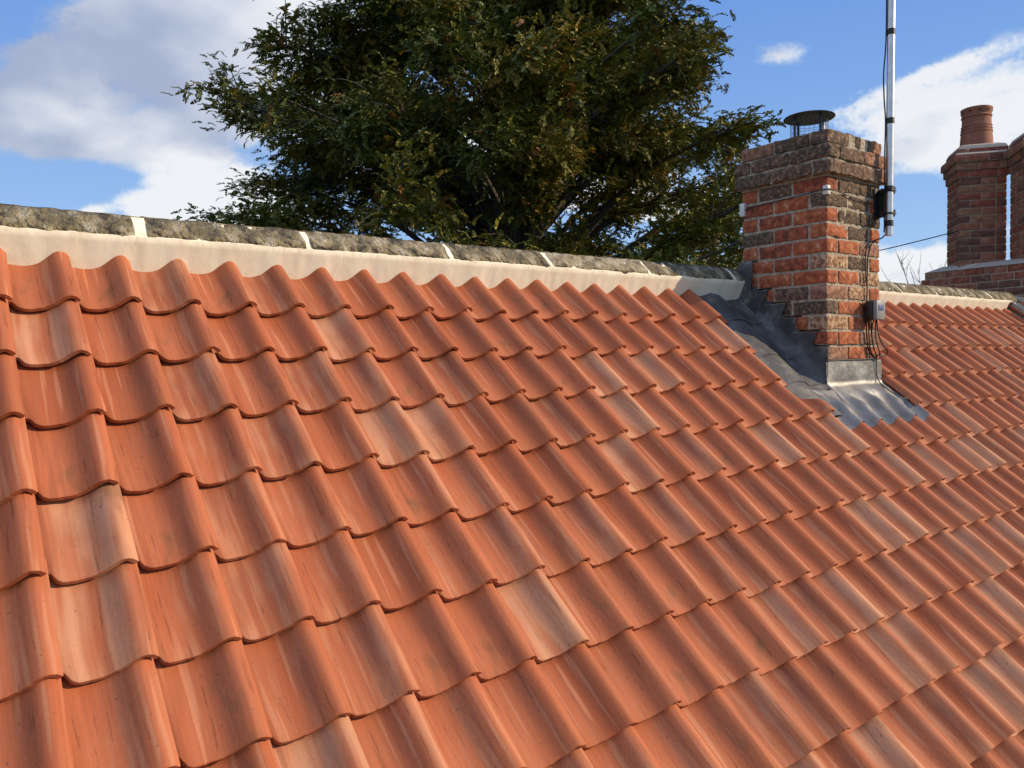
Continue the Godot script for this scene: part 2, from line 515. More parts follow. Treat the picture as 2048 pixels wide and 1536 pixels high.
func tile_mesh(sd: int, p_lo := -0.1, p_hi := 1.0, corner := false) -> ArrayMesh:
	var r := RandomNumberGenerator.new()
	r.seed = sd
	var bow := r.randf_range(-0.003, 0.003)
	var twist := r.randf_range(-0.005, 0.005)
	var flare := r.randf_range(-0.0015, 0.0022)
	var du := 0.0
	var dv := 0.0
	var flip := r.randf() < 0.5
	var n := FastNoiseLite.new()
	n.seed = sd
	n.frequency = 1.0
	var length := G + 0.075
	var np := 17
	var top := []
	var low := []
	var ps := []
	for i in np + 1:
		ps.append(lerpf(p_lo, p_hi, float(i) / np))
	for i in np + 1:
		var p: float = ps[i]
		var z0 := -length
		if corner and p >= CUT:
			z0 = lerpf(-0.165, -0.045, (p - CUT) / (1.0 - CUT))
		var wave := n.get_noise_1d(p * 5.0) * 0.0024 + n.get_noise_1d(p * 17.0 + 40.0) * 0.0016
		wave -= smoothstep(0.115, 0.04, p) * 0.03
		var zs := [z0, lerpf(z0, 0.0, 0.5), wave - 0.0035, wave]
		var a := []
		for k in 4:
			var z: float = zs[k]
			var t := z / length
			var y := profile(p) * (1.0 + flare * 10.0 * (1.0 + t)) + TILT * z / G + bow * sin(PI * t) + twist * (p - 0.5) * (t + 0.5) + n.get_noise_2d(p * 3.0, t * 2.0) * 0.0012
			if k == 3:
				y -= 0.0032
			a.append(Vector3((p - 1.0) * W, y, z))
		top.append(a)
		var sl := (profile(p + 0.01) - profile(p - 0.01)) / (0.02 * W)
		var nn := Vector3(-sl, 1, 0).normalized() * THICK
		low.append([a[0] - nn, Vector3(a[3].x, a[2].y, a[3].z - 0.001) - nn])
	var st := new_st()
	for i in np:
		var ua: float = 0.02 + (ps[i] + 0.1) / 1.1 * 0.96
		if flip:
			ua = 1.0 - ua
		var ub: float = ua + (ps[i + 1] - ps[i]) / 1.1 * (-0.96 if flip else 0.96)
		for k in 3:
			var va: float = [0.0, 0.45, 0.9][k] + dv
			var vb: float = [0.45, 0.9, 0.92][k] + dv
			quad_uv(st, [top[i][k], top[i + 1][k], top[i + 1][k + 1], top[i][k + 1]], [Vector2(ua, va), Vector2(ub, va), Vector2(ub, vb), Vector2(ua, vb)], 1)
		# tail edge, underside
		quad_uv(st, [top[i][3], top[i + 1][3], low[i + 1][1], low[i][1]], [Vector2(ua, 0.92 + dv), Vector2(ub, 0.92 + dv), Vector2(ub, 0.97 + dv), Vector2(ua, 0.97 + dv)], 2)
		quad_uv(st, [low[i][1], low[i + 1][1], low[i + 1][0], low[i][0]], [Vector2(ua, 0.9 + dv), Vector2(ub, 0.9 + dv), Vector2(ub, dv), Vector2(ua, dv)], 3)
		quad_uv(st, [low[i][0], low[i + 1][0], top[i + 1][0], top[i][0]], [Vector2(ua, dv), Vector2(ub, dv), Vector2(ub, 0.03 + dv), Vector2(ua, 0.03 + dv)], 4)
	for e in [0, np]:
		var uv0 := Vector2(du + 0.1 * e / np, dv)
		var q := [top[e][0], top[e][3], low[e][1], low[e][0]]
		if e == 0:
			q.reverse()
		quad_uv(st, q, [uv0, uv0 + Vector2(0, 0.9), uv0 + Vector2(0.05, 0.9), uv0 + Vector2(0.05, 0)], 5)
	st.generate_normals()
	st.generate_tangents()
	return st.commit()

const CUT := 0.46      # where the tiles beside the lead gutter are cut

func lay_tiles(roof: Node3D) -> void:
	var kinds := []
	for k in 7:
		kinds.append(tile_mesh(500 + k))
	var cut_left := tile_mesh(520, -0.1, CUT)
	var cut_corner := tile_mesh(521, -0.1, 1.0, true)
	var cut_right := tile_mesh(522, 0.62, 1.0)
	var list := []
	var bas := roof_basis()
	for row in 12:
		for col in range(-3, 42):
			var mesh: ArrayMesh = kinds[rng.randi() % kinds.size()]
			var mat: int = rng.randi() % M.tiles.size()
			# the pale tiles of the near part lie where the photograph has them
			if col >= 0 and col <= 15 and row <= 6:
				var spot := row * 100 + col
				mat = rng.randi() % 11
				if spot in [101, 306, 307, 106, 401, 212, 214, 312, 411, 501, 607]:
					mat = 14 + rng.randi() % 3
				elif spot in [3, 203, 205, 206, 503, 403, 5, 304, 413, 511, 604, 612, 509, 208, 310, 507]:
					mat = 11 + rng.randi() % 3
			elif row == 0:
				mat = rng.randi() % 11
			var ju := rng.randf_range(-0.005, 0.005)
			var jv := rng.randf_range(-0.0085, 0.0085)
			var turn := rng.randf_range(-0.015, 0.015)
			var lift := rng.randf_range(-0.0015, 0.0035)
			if row <= 3:
				if col == 19:
					mesh = cut_left if row < 3 else cut_corner
				elif col >= 20 and col <= 23:
					continue
				elif col == 24:
					mesh = cut_right
			var at := Transform3D(bas * Basis(Vector3.UP, turn), roof_point(col * W + ju, row * G + jv, lift))
			var mid := to_pixel(roof_point((col - 0.5) * W, (row - 0.5) * G, -0.03))
			var shows: bool = mid.z > 0.3 and mid.x > -90 and mid.x < 2110 and mid.y > 0 and mid.y < 1640
			# tiles wholly behind the chimney
			if mid.x > 1500 and mid.x < 1755 and mid.y < 720 and col > 24:
				shows = false
			list.append([mid.z if shows else 100.0 + mid.length(), mesh, mat, at])
	list.sort_custom(func(a, b): return a[0] < b[0])
	var rest := []
	for m in M.tiles:
		rest.append(null)
	for k in list.size():
		var t: Array = list[k]
		if k < 300 and t[0] < 100.0:
			part("roof_tile", t[1], M.tiles[t[2]], roof, t[3])
		else:
			if rest[t[2]] == null:
				rest[t[2]] = new_st()
			rest[t[2]].append_from(t[1], 0, t[3])
	var all := ArrayMesh.new()
	for k in rest.size():
		if rest[k]:
			rest[k].commit(all)
			all.surface_set_material(all.get_surface_count() - 1, M.tiles[k])
	var far := part("distant_roof_tiles", all, null, roof)
	far.set_meta("kind", "stuff")

func stone_section(k: float) -> Array:
	# half of the ridge section as (v, h) on the near slope, from the foot to the top; k draws the whole in
	var foot := Vector2(-0.304, 0.044 - k)
	return [Vector2(-0.314, 0.0 - k), Vector2(-0.305, 0.022 - k), foot, Vector2(-0.335, 0.052 - k), Vector2(-0.385, 0.053 - k), Vector2(-0.422, 0.050 - k), Vector2(-0.442, 0.040 - k), Vector2(-0.457, 0.022 - k)]

func ridge_points(u: float, k: float, rough: float, sd: float) -> Array:
	var half := stone_section(k)
	var out := []
	var zr := -0.303
	for s in half:
		out.append(roof_point(u, s.x, s.y))
	for i in range(half.size() - 1, -1, -1):
		var p := roof_point(u, half[i].x, half[i].y)
		out.append(Vector3(u, p.y, 2.0 * zr - p.z))
	if rough > 0.0:
		for i in out.size():
			var p: Vector3 = out[i]
			var a := noise.get_noise_3d(p.x * 26.0 + sd, p.y * 30.0, p.z * 30.0)
			var b := noise.get_noise_3d(p.x * 7.0 + sd, p.y * 9.0, p.z * 9.0 + 50.0)
			var away := Vector3(0, p.y - (RY + 0.27), p.z - zr).normalized()
			out[i] = p + away * (a * 0.5 + b) * rough + Vector3(0, 0, noise.get_noise_2d(p.x * 40.0, sd) * rough * 0.6)
	return out

func sweep(rows: Array, group := 1) -> ArrayMesh:
	var st := new_st()
	var n: int = rows[0].size()
	for i in rows.size() - 1:
		for k in n - 1:
			quad(st, rows[i][k], rows[i][k + 1], rows[i + 1][k + 1], rows[i + 1][k], group)
	for e in [0, rows.size() - 1]:
		var mid := Vector3.ZERO
		for p in rows[e]:
			mid += p / n
		st.set_smooth_group(4294967295)
		for k in n - 1:
			var tri := [mid, rows[e][k + 1], rows[e][k]] if e == 0 else [mid, rows[e][k], rows[e][k + 1]]
			for p in tri:
				st.add_vertex(p)
	return done(st)

func make_ridge(roof: Node3D) -> void:
	var joints := [-1.2, -0.27, 0.429, 1.074, 1.772, 2.382, 3.104, 3.885, 4.62, 5.32, 5.974, 6.561, 7.094, 7.629, 8.206]
	var look := [0, 0, 0, 1, 0, 2, 0, 0, 0, 1, 0, 1, 0, 0]
	for k in joints.size() - 1:
		var gap := 0.013 if k > 2 else 0.018
		var a: float = joints[k] + gap
		var b: float = joints[k + 1] - gap
		if k == 1:
			b -= 0.006
		var n := int((b - a) / 0.022)
		var rows := []
		for i in n + 1:
			var u := lerpf(a, b, float(i) / n)
			var skew := 0.0
			var r := ridge_points(u, 0.0, 0.0062, k * 13.7)
			if i == 0 or i == n:
				for j in r.size():
					r[j].x += noise.get_noise_2d(j * 60.0 + k * 9.0, i * 3.0) * 0.012
					r[j] = r[j].lerp(Vector3(r[j].x, RY + 0.27, -0.303), 0.02)
			rows.append(r)
		part("ridge_stone", sweep(rows), M.stone[look[k]], roof)
	# bedding mortar: core that shows in the joints, and the fillet pointed down onto the tiles
	var core := []
	for i in 95:
		core.append(ridge_points(lerpf(-1.2, 8.2, i / 94.0), 0.004, 0.002, 5.0))
	part("ridge_bedding", sweep(core), M.mortar_new, roof)
	for run in [[-0.9, 3.98], [4.59, 8.0]]:
		var st := new_st()
		var n: int = int((run[1] - run[0]) / 0.0075)
		var prev := []
		for i in n + 1:
			var u := lerpf(run[0], run[1], float(i) / n)
			var w1 := noise.get_noise_2d(u * 30.0, 3.0)
			var w2 := noise.get_noise_2d(u * 9.0, 13.0)
			var edge := noise.get_noise_2d(u * 55.0, 23.0)
			var cr := []
			cr.append(roof_point(u, -0.322, 0.030))
			cr.append(roof_point(u, -0.3065 + edge * 0.004, 0.0425 + edge * 0.002))
			cr.append(roof_point(u, -0.3015 + edge * 0.001, 0.041 + w1 * 0.001))
			for k in range(1, 7):
				var s := k / 6.0
				cr.append(roof_point(u, lerpf(-0.3005, -0.261, s) + w2 * 0.003 * sin(PI * s), lerpf(0.038, -0.104, s) + noise.get_noise_2d(u * 16.0, s * 2.0) * 0.0022))
			if prev:
				for k in cr.size() - 1:
					quad(st, prev[k], cr[k], cr[k + 1], prev[k + 1], 1)
			prev = cr
		part("mortar_fillet", done(st), M.mortar_new, roof)

func make_roof() -> void:
	var roof := thing("cottage", "cottage under a slope of new orange clay pantiles with a mossy stone ridge", "house")
	var deck := new_st()
	var zr := -0.303
	var pts := []
	for e in [[-1.4, 1], [8.6, 1]]:
		pts.append([roof_point(e[0], 3.05, -0.098), roof_point(e[0], -0.445, -0.098)])
	quad(deck, pts[0][1], pts[1][1], pts[1][0], pts[0][0])
	for s in 2:
		pts[s].append(Vector3(pts[s][0].x, pts[s][0].y, 2 * zr - pts[s][0].z))
	quad(deck, pts[0][2], pts[1][2], pts[1][1], pts[0][1])
	part("roof_underlay", done(deck), M.felt, roof)  # unseen dark sheet, added to stop light leaking between the tiles
	lay_tiles(roof)
	make_ridge(roof)
	var w := new_st()
	box(w, Vector3(-1.1, 0, -2.6), Vector3(8.3, 3.4, 1.95))
	part("wall", done(w), M.render, roof)

# ---- brick chimney ---------------------------------------------------------
func make_chimney() -> Node3D:
	var ch := thing("brick_chimney", "old red brick chimney with projecting top courses and grey lead at its foot", "chimney", Vector3(X0, 5.05, Z1))
	var inv := -ch.position
	var full := []
	var lens := 0.2245
	for k in 6:
		full.append(rough_block(Vector3(lens, 0.0735, 0.106), 0.0028, 0.0055, 700 + k, 6, 2, 3))
	var worn := []
	for k in 6:
		worn.append(rough_block(Vector3(lens, 0.075, 0.106), 0.0045, 0.0125, 740 + k, 6, 3, 3))
	var base_y := 5.321 - 4 * COURSE
	var xc := (X0 + X1) * 0.5
	var zc := (Z0 + Z1) * 0.5
	var names := ["orange", "red", "brown", "sooty", "cream", "pink"]
	for course in 19:
		var y := base_y + (course + 0.5) * COURSE
		var grow := 0.0
		if course == 16:
			grow = 0.036
		elif course == 17:
			grow = 0.034
		elif course == 18:
			grow = 0.006
		var hx := (X1 - X0) * 0.5 + grow
		var hz := (Z1 - Z0) * 0.5 + grow
		for side in 4:
			# front, right, back, left: outward normal and the direction along the face
			var out: Vector3 = [Vector3(0, 0, 1), Vector3(1, 0, 0), Vector3(0, 0, -1), Vector3(-1, 0, 0)][side]
			var along: Vector3 = [Vector3(1, 0, 0), Vector3(0, 0, -1), Vector3(-1, 0, 0), Vector3(0, 0, 1)][side]
			var half := hx if side % 2 == 0 else hz
			var reach := hz if side % 2 == 0 else hx
			if course % 2 == 1:
				along = -along
			for b in 2:
				var step := (half * 2.0 - 0.118) * 0.5
				var centre: float = -half + step * (b + 0.5) - (0.0062 if b == 0 else 0.003)
				var roll := rng.randf()
				var mesh: ArrayMesh = full[rng.randi() % full.size()]
				var kind := "orange"
				if course >= 16:
					mesh = worn[rng.randi() % worn.size()]
					kind = "brown" if roll < 0.7 else ("sooty" if roll < 0.84 else "pink")
					if course == 18 and side == 0 and b == 1:
						continue
				elif side == 3:
					kind = "orange" if roll < 0.45 else ("red" if roll < 0.84 else ("sooty" if roll < 0.92 else "brown"))
				elif side == 0:
					if course >= 12:
						kind = "sooty" if roll < 0.6 else ("orange" if roll < 0.8 else "brown")
						mesh = worn[rng.randi() % worn.size()]
					elif course >= 8:
						kind = "orange" if roll < 0.3 else ("cream" if roll < 0.58 else ("sooty" if roll < 0.72 else "pink"))
					else:
						kind = "orange" if roll < 0.5 else ("cream" if roll < 0.75 else ("pink" if roll < 0.9 else "brown"))
				var pos := Vector3(xc, y, zc) + along * centre + out * (reach - 0.053 + rng.randf_range(-0.003, 0.002))
				var bs := Basis(along * (step - 0.011) / lens, Vector3.UP, along.cross(Vector3.UP))
				bs = bs * Basis.from_euler(Vector3(rng.randf_range(-0.02, 0.02), rng.randf_range(-0.012, 0.012), rng.randf_range(-0.014, 0.014)))
				part("brick", mesh, M.brick[kind], ch, Transform3D(bs, pos + inv))
	# a few broken stumps on the wrecked top course
	for s in [[4.30, 6.655, 0.295, 0.5, "brown"], [4.43, 6.645, 0.285, 0.42, "brown"], [4.53, 6.635, 0.28, 0.35, "pink"]]:
		var bs := Basis.from_euler(Vector3(rng.randf_range(-0.05, 0.05), rng.randf_range(-0.2, 0.2), rng.randf_range(-0.08, 0.08))).scaled(Vector3(s[3], 0.95, 1.0))
		part("brick", worn[rng.randi() % worn.size()], M.brick[s[4]], ch, Transform3D(bs, Vector3(s[0], s[1] - 0.008, s[2]) + inv))
	# mortar: a filled block behind each course and a bed under it, raked out where the lead steps are let in
	var st := new_st()
	var chases := {5: [0.225, 0.375], 6: [0.134, 0.31], 7: [0.019, 0.185], 8: [-0.067, 0.11], 9: [-0.15, -0.02], 11: [-0.25, -0.12]}
	for course in 19:
		var y := base_y + course * COURSE
		var ins := 0.0058
		if course == 16 or course == 17:
			ins = -0.022
		elif course == 18:
			ins = 0.006
		box(st, Vector3(X0 + ins, y + 0.006, Z0 + ins) + inv, Vector3(X1 - ins, y + COURSE - 0.0065, Z1 - ins) + inv)
		var lo := Vector3(X0 + ins + 0.001, y - 0.0065, Z0 + ins + 0.001) + inv
		var hi := Vector3(X1 - ins - 0.001, y + 0.006, Z1 - ins - 0.001) + inv
		if course == 16:
			lo += Vector3(0.02, 0, 0.02)
			hi -= Vector3(0.02, 0, 0.02)
		if chases.has(course):
			var c: Array = chases[course]
			box(st, lo, Vector3(hi.x, hi.y, c[0] + inv.z))
			box(st, Vector3(lo.x + 0.04, lo.y, c[0] + inv.z), Vector3(hi.x, hi.y, minf(c[1], Z1 - 0.012) + inv.z))
			if c[1] + inv.z < hi.z - 0.004:
				box(st, Vector3(lo.x, lo.y, c[1] + inv.z), hi)
		else:
			box(st, lo, hi)
	part("mortar", done(st), M.mortar_old, ch)
	# crumbling mortar on the top
	var cap := rough_block(Vector3(0.5, 0.06, 0.5), 0.02, 0.035, 77, 9, 2, 9)
	part("mortar_cap", cap, M.mortar_old, ch, Transform3D(Basis(), Vector3(xc, base_y + 19 * COURSE - 0.045, zc) + inv))
	make_lead(ch, inv)
	# white clips and the thin wire they hold round the stack
	part("cable_clip", bevel_box(Vector3(0.034, 0.055, 0.034), 0.005), M.plastic, ch, Transform3D(Basis(), Vector3(X0 + 0.008, 6.318, Z1 - 0.008) + inv))
	part("cable_clip", bevel_box(Vector3(0.03, 0.085, 0.036), 0.005), M.plastic, ch, Transform3D(Basis(), Vector3(X0 - 0.004, 6.29, Z0 + 0.008) + inv))
	var wire := []
	for q in [[X0 - 0.009, 6.285, Z0 - 0.004], [X0 - 0.010, 6.30, -0.1], [X0 - 0.010, 6.31, 0.15], [X0 - 0.014, 6.318, Z1 - 0.03], [X0 - 0.010, 6.319, Z1 + 0.013], [X0 + 0.04, 6.319, Z1 + 0.013], [4.25, 6.302, Z1 + 0.009], [4.5, 6.282, Z1 + 0.01]]:
		wire.append(Vector3(q[0], q[1], q[2]) + inv)
	part("bell_wire", cable_mesh(wire, 0.0032), M.cable, ch)
	return ch

func make_lead(ch: Node3D, inv: Vector3) -> void:
	# gutter down the left side: one long sheet with two lapped seams
	var hp := [[3.555, -0.078], [3.60, -0.070], [3.635, -0.058], [3.68, -0.046], [3.73, -0.048], [3.78, -0.058], [3.83, -0.078], [3.865, -0.090], [3.90, -0.084], [3.945, -0.082], [3.978, -0.066], [3.989, -0.02], [3.991, 0.05]]
	for seg in [[-0.30, -0.02], [-0.06, 0.30], [0.26, 0.53], [0.49, 0.80]]:
		var rows := []
		var idx: int = int(round((seg[0] + 0.3) * 10.0))
		var n := 14
		for i in n + 1:
			var v := lerpf(seg[0], seg[1], float(i) / n)
			var row := []
			for k in hp.size():
				var u: float = hp[k][0]
				var h: float = hp[k][1] + 0.0035 * (1.0 - clampf((seg[1] - v) / 0.05, 0.0, 1.0)) - 0.004 * clampf((seg[0] + 0.05 - v) / 0.05, 0.0, 1.0)
				if k < hp.size() - 3:
					h += noise.get_noise_3d(u * 18.0, v * 14.0, idx) * 0.0022 + noise.get_noise_3d(u * 5.0, v * 5.0, 4.0) * 0.003
				# over the last tile it spreads out level
				var t := clampf((v - 0.56) / 0.2, 0.0, 1.0)
				if k >= hp.size() - 2:
					h = maxf(-0.06, minf(h, (0.358 - v * cos(TH)) / sin(TH)))
				if k < hp.size() - 2:
					h = lerpf(h, -0.052 + noise.get_noise_2d(u * 20.0, v * 20.0) * 0.005, t * 0.8)
					u = lerpf(u, u + 0.12 * (3.99 - u) / 0.4, t)
				row.append(roof_point(u, v, h) + inv)
			rows.append(row)
		var st := new_st()
		for i in n:
			for k in hp.size() - 1:
				quad(st, rows[i][k], rows[i][k + 1], rows[i + 1][k + 1], rows[i + 1][k], 1)
		part("lead_gutter", done(st), M.lead_dull, ch)
	# stepped cover flashing on the left face
	var steps := [[0.225, 0.366, 5.404], [0.134, 0.298, 5.4945], [0.019, 0.168, 5.585], [-0.067, 0.092, 5.6755], [-0.145, -0.036, 5.766]]
	for k in steps.size():
		var s: Array = steps[k]
		var off := 0.004 + 0.0025 * k
		var zb: float = s[1]
		var za: float = s[0]
		var tp: float = s[2]
		var poly := [Vector2(za, tp), Vector2(zb, tp), Vector2(zb - 0.012, tp - 0.03), Vector2(zb - 0.052, tp - 0.112), Vector2(zb - 0.06, tp - 0.24 + 0.02 * (4 - k)), Vector2(za - 0.05, tp - 0.2), Vector2(za - 0.045, tp - 0.05)]
		if k == 0:
			poly = [Vector2(za, tp), Vector2(zb, tp), Vector2(zb, tp - 0.26), Vector2(zb - 0.06, tp - 0.22), Vector2(za - 0.06, tp - 0.12), Vector2(za - 0.045, tp - 0.05)]
		for j in poly.size():
			poly[j] += Vector2(inv.z, inv.y)
		part("step_flashing", extrude_x(poly, X0 - off - 0.003 + inv.x, X0 - off + 0.001 + inv.x), M.lead_dull, ch)
		# the lip turned into the joint
		var lip := new_st()
		box(lip, Vector3(X0 - off - 0.004, tp - 0.003, za) + inv, Vector3(X0 + 0.035, tp + 0.0005, zb - 0.004) + inv)
		part("step_flashing", done(lip), M.lead, ch)
	# folded flap at the ridge
	var flap := []
	for q in [[-0.25, 5.955], [-0.142, 5.957], [-0.15, 5.86], [-0.155, 5.775], [-0.12, 5.72], [-0.12, 5.6], [-0.2, 5.66], [-0.262, 5.70], [-0.258, 5.8]]:
		flap.append(Vector2(q[0] + inv.z, q[1] + inv.y))
	part("ridge_flap", extrude_x(flap, X0 - 0.026 + inv.x, X0 - 0.019 + inv.x), M.lead_dull, ch)
	# front apron: upstand against the brick, then dressed out over the tiles
	var a := new_st()
	var n := 46
	var nv := 13
	var grid := []
	for i in n + 1:
		var u := lerpf(3.755, 4.635, float(i) / n)
		var line := []
		var wav := surface_height(u, 0.9)
		var tail := 0.873 + 0.03 * clampf(-wav / 0.05, 0.0, 1.0) + noise.get_noise_1d(u * 20.0) * 0.006
		var over := clampf((4.0 - u) / 0.05, 0.0, 1.0) + clampf((u - 4.585) / 0.03, 0.0, 1.0)
		if over < 0.5:
			line.append(Vector3(u, 5.322 + noise.get_noise_1d(u * 30.0) * 0.003, Z1 + 0.006) + inv)
			line.append(Vector3(u, 5.25, Z1 + 0.009 + noise.get_noise_1d(u * 22.0 + 40.0) * 0.004) + inv)
			line.append(Vector3(u, 5.20, Z1 + 0.010) + inv)
		var start := 0.556 if over < 0.5 else (0.60 if u < 4.0 else 0.50)
		for k in nv + 1:
			var v := lerpf(start, tail, float(k) / nv)
			var flat := -0.055 + 0.008 * sin(u * 9.0) + noise.get_noise_2d(u * 14.0, v * 16.0) * 0.006
			if over < 0.5:
				flat = lerpf(-0.066, flat, clampf((v - 0.556) / 0.06, 0.0, 1.0))
			var t := smoothstep(0.60, 0.79, v)
			var h := lerpf(flat, surface_height(u, v if v > 0.81 else 0.81) + 0.0075 + 0.012 * (1.0 - smoothstep(0.7, 0.86, v)), t)
			line.append(roof_point(u, v, h) + inv)
		grid.append(line)
	for i in n:
		var la: Array = grid[i]
		var lb: Array = grid[i + 1]
		if la.size() == lb.size():
			for k in la.size() - 1:
				quad(a, la[k], lb[k], lb[k + 1], la[k + 1], 1 if not (la.size() > nv + 1 and k < 2) else 2)
		else:
			for k in nv:
				quad(a, la[la.size() - nv - 1 + k], lb[lb.size() - nv - 1 + k], lb[lb.size() - nv + k], la[la.size() - nv + k], 1)
	part("lead_apron", done(a), M.lead, ch)
	# narrow strip up the right side
	var r := new_st()
	var prev := []
	for i in 17:
		var v := lerpf(-0.30, 0.545, i / 16.0)
		var row := [roof_point(4.592, v, maxf(-0.05, minf(0.04, (0.35 - v * cos(TH)) / sin(TH)))) + inv, roof_point(4.594, v, -0.05) + inv, roof_point(4.61, v, -0.062 + noise.get_noise_1d(v * 30.0) * 0.004) + inv, roof_point(4.66, v, -0.058) + inv]
		if prev:
			for k in 3:
				quad(r, prev[k], row[k], row[k + 1], prev[k + 1], 1)
		prev = row
	part("lead_gutter", done(r), M.lead, ch)

func make_cowl() -> void:
	var at := Vector3(4.285, 6.632, 0.06)
	var t := thing("chimney_cowl", "black metal rain cowl on thin legs over the old chimney", "chimney cowl", at)
	var disc := lathe([Vector2(0.0, 0.205), Vector2(0.10, 0.207), Vector2(0.150, 0.213), Vector2(0.155, 0.219), Vector2(0.150, 0.224), Vector2(0.10, 0.236), Vector2(0.04, 0.243), Vector2(0.0, 0.244)], 40)
	part("disc", disc, M.cowl, t)
	part("collar", lathe([Vector2(0.092, 0.0), Vector2(0.092, 0.075), Vector2(0.086, 0.075), Vector2(0.086, 0.0)], 32), M.cowl, t)
	for k in 4:
		var g := TAU * k / 4.0 + 0.35
		var st := new_st()
		var c := Vector3(cos(g), 0, sin(g)) * 0.108
		tube(st, [c + Vector3(0, 0.02, 0), c + Vector3(0, 0.21, 0)], [0.008, 0.008], 8)
		part("leg", done(st), M.cowl if k != 0 else M.steel, t)
	# bird guard of thin wire round the opening
	var g := new_st()
	for k in 24:
		var a := TAU * k / 24.0
		var c := Vector3(cos(a), 0, sin(a)) * 0.112
		tube(g, [c + Vector3(0, 0.05, 0), c + Vector3(0, 0.208, 0)], [0.0012, 0.0012], 4, false)
	for y in [0.08, 0.115, 0.15, 0.185]:
		var ring := []
		for k in 25:
			var a := TAU * k / 24.0
			ring.append(Vector3(cos(a) * 0.112, y, sin(a) * 0.112))
		tube(g, ring, same(0.0012, 25), 4, false)
	part("bird_guard", done(g), M.wire, t)

func make_mast() -> void:
	var foot := Vector3(4.548, 6.085, 0.436)
	var t := thing("aerial_mast", "tall silver metal aerial mast clamped to the chimney by a black bracket", "mast", foot)
	var lean := Vector3(0.0155, 1.0, 0.0)
	var st := new_st()
	var pts := []
	var rad := []
	for k in 12:
		pts.append(lean * (k / 11.0 * 2.6))
		rad.append(0.0225)
	tube(st, pts, rad, 24)
	part("pole", done(st), M.steel, t)
	for y in [0.075, 0.285, 0.70, 1.24]:
		var band := lathe([Vector2(0.0235, -0.018), Vector2(0.0245, -0.018), Vector2(0.0245, 0.018), Vector2(0.0235, 0.018)], 24)
		part("strap", band, M.black, t, Transform3D(Basis(), lean * y))
	# feeder cable taped to the left of the pole, bowing out between the straps
	var c := []
	for q in [[2.6, 0.0], [1.9, 0.002], [1.24, 0.001], [1.0, 0.012], [0.85, 0.009], [0.70, 0.0], [0.5, 0.002], [0.285, 0.0], [0.2, 0.003], [0.075, 0.0], [0.02, 0.002]]:
		c.append(lean * q[0] + Vector3(-0.021, 0, -0.0185) * (1.0 + q[1] * 40.0))
	part("feeder_cable", cable_mesh(c, 0.0042), M.cable, t)
	# bracket: plate on the brick, two arms, stepped clamps outside the pole
	var plate := new_st()
	box(plate, Vector3(4.515, 6.20, Z1 + 0.002) - foot, Vector3(4.582, 6.385, Z1 + 0.008) - foot)
	box(plate, Vector3(4.562, 6.205, Z1 + 0.008) - foot, Vector3(4.568, 6.38, Z1 + 0.062) - foot)
	part("wall_plate", done(plate), M.black, t)
	for y in [0.275, 0.135]:
		var cl := new_st()
		var m := Vector3(0.0, y, 0.0)
		box(cl, m + Vector3(-0.036, -0.014, -0.034), m + Vector3(0.036, 0.014, -0.024))
		box(cl, m + Vector3(-0.030, -0.004, 0.023), m + Vector3(0.030, 0.004, 0.031))
		box(cl, m + Vector3(-0.031, -0.004, -0.024), m + Vector3(-0.024, 0.004, 0.026))
		box(cl, m + Vector3(0.024, -0.004, -0.024), m + Vector3(0.031, 0.004, 0.026))
		var wing := [Vector3(0.030, 0.014, -0.03), Vector3(0.064, 0.03, -0.012), Vector3(0.06, -0.012, -0.012), Vector3(0.030, -0.03, -0.03)]
		var back := []
		for p in wing:
			back.append(p + Vector3(-0.004, 0, 0.022))
		quad(cl, m + back[0], m + back[1], m + back[2], m + back[3])
		quad(cl, m + wing[3], m + wing[2], m + wing[1], m + wing[0])
		for k in 4:
			var j := (k + 1) % 4
			quad(cl, m + wing[k], m + wing[j], m + back[j], m + back[k])
		part("clamp", done(cl), M.black, t)
	var down := []
	for q in [[4.545, 6.10, 0.418], [4.535, 6.075, 0.40], [4.50, 6.062, 0.384], [4.458, 6.03, 0.372], [4.43, 5.96, 0.368], [4.420, 5.87, 0.368], [4.419, 5.75, 0.367], [4.414, 5.62, 0.367], [4.412, 5.50, 0.368], [4.43, 5.39, 0.37], [4.475, 5.342, 0.376], [4.51, 5.345, 0.378]]:
		down.append(Vector3(q[0], q[1], q[2]) - foot)
	part("down_cable", cable_mesh(down, 0.0042), M.cable, t)
	var down2 := []
	for q in [[4.50, 6.062, 0.374], [4.448, 6.04, 0.368], [4.41, 5.99, 0.366], [4.402, 5.9, 0.366], [4.408, 5.8, 0.366]]:
		down2.append(Vector3(q[0], q[1], q[2]) - foot)
	part("down_cable", cable_mesh(down2, 0.0036), M.cable, t)

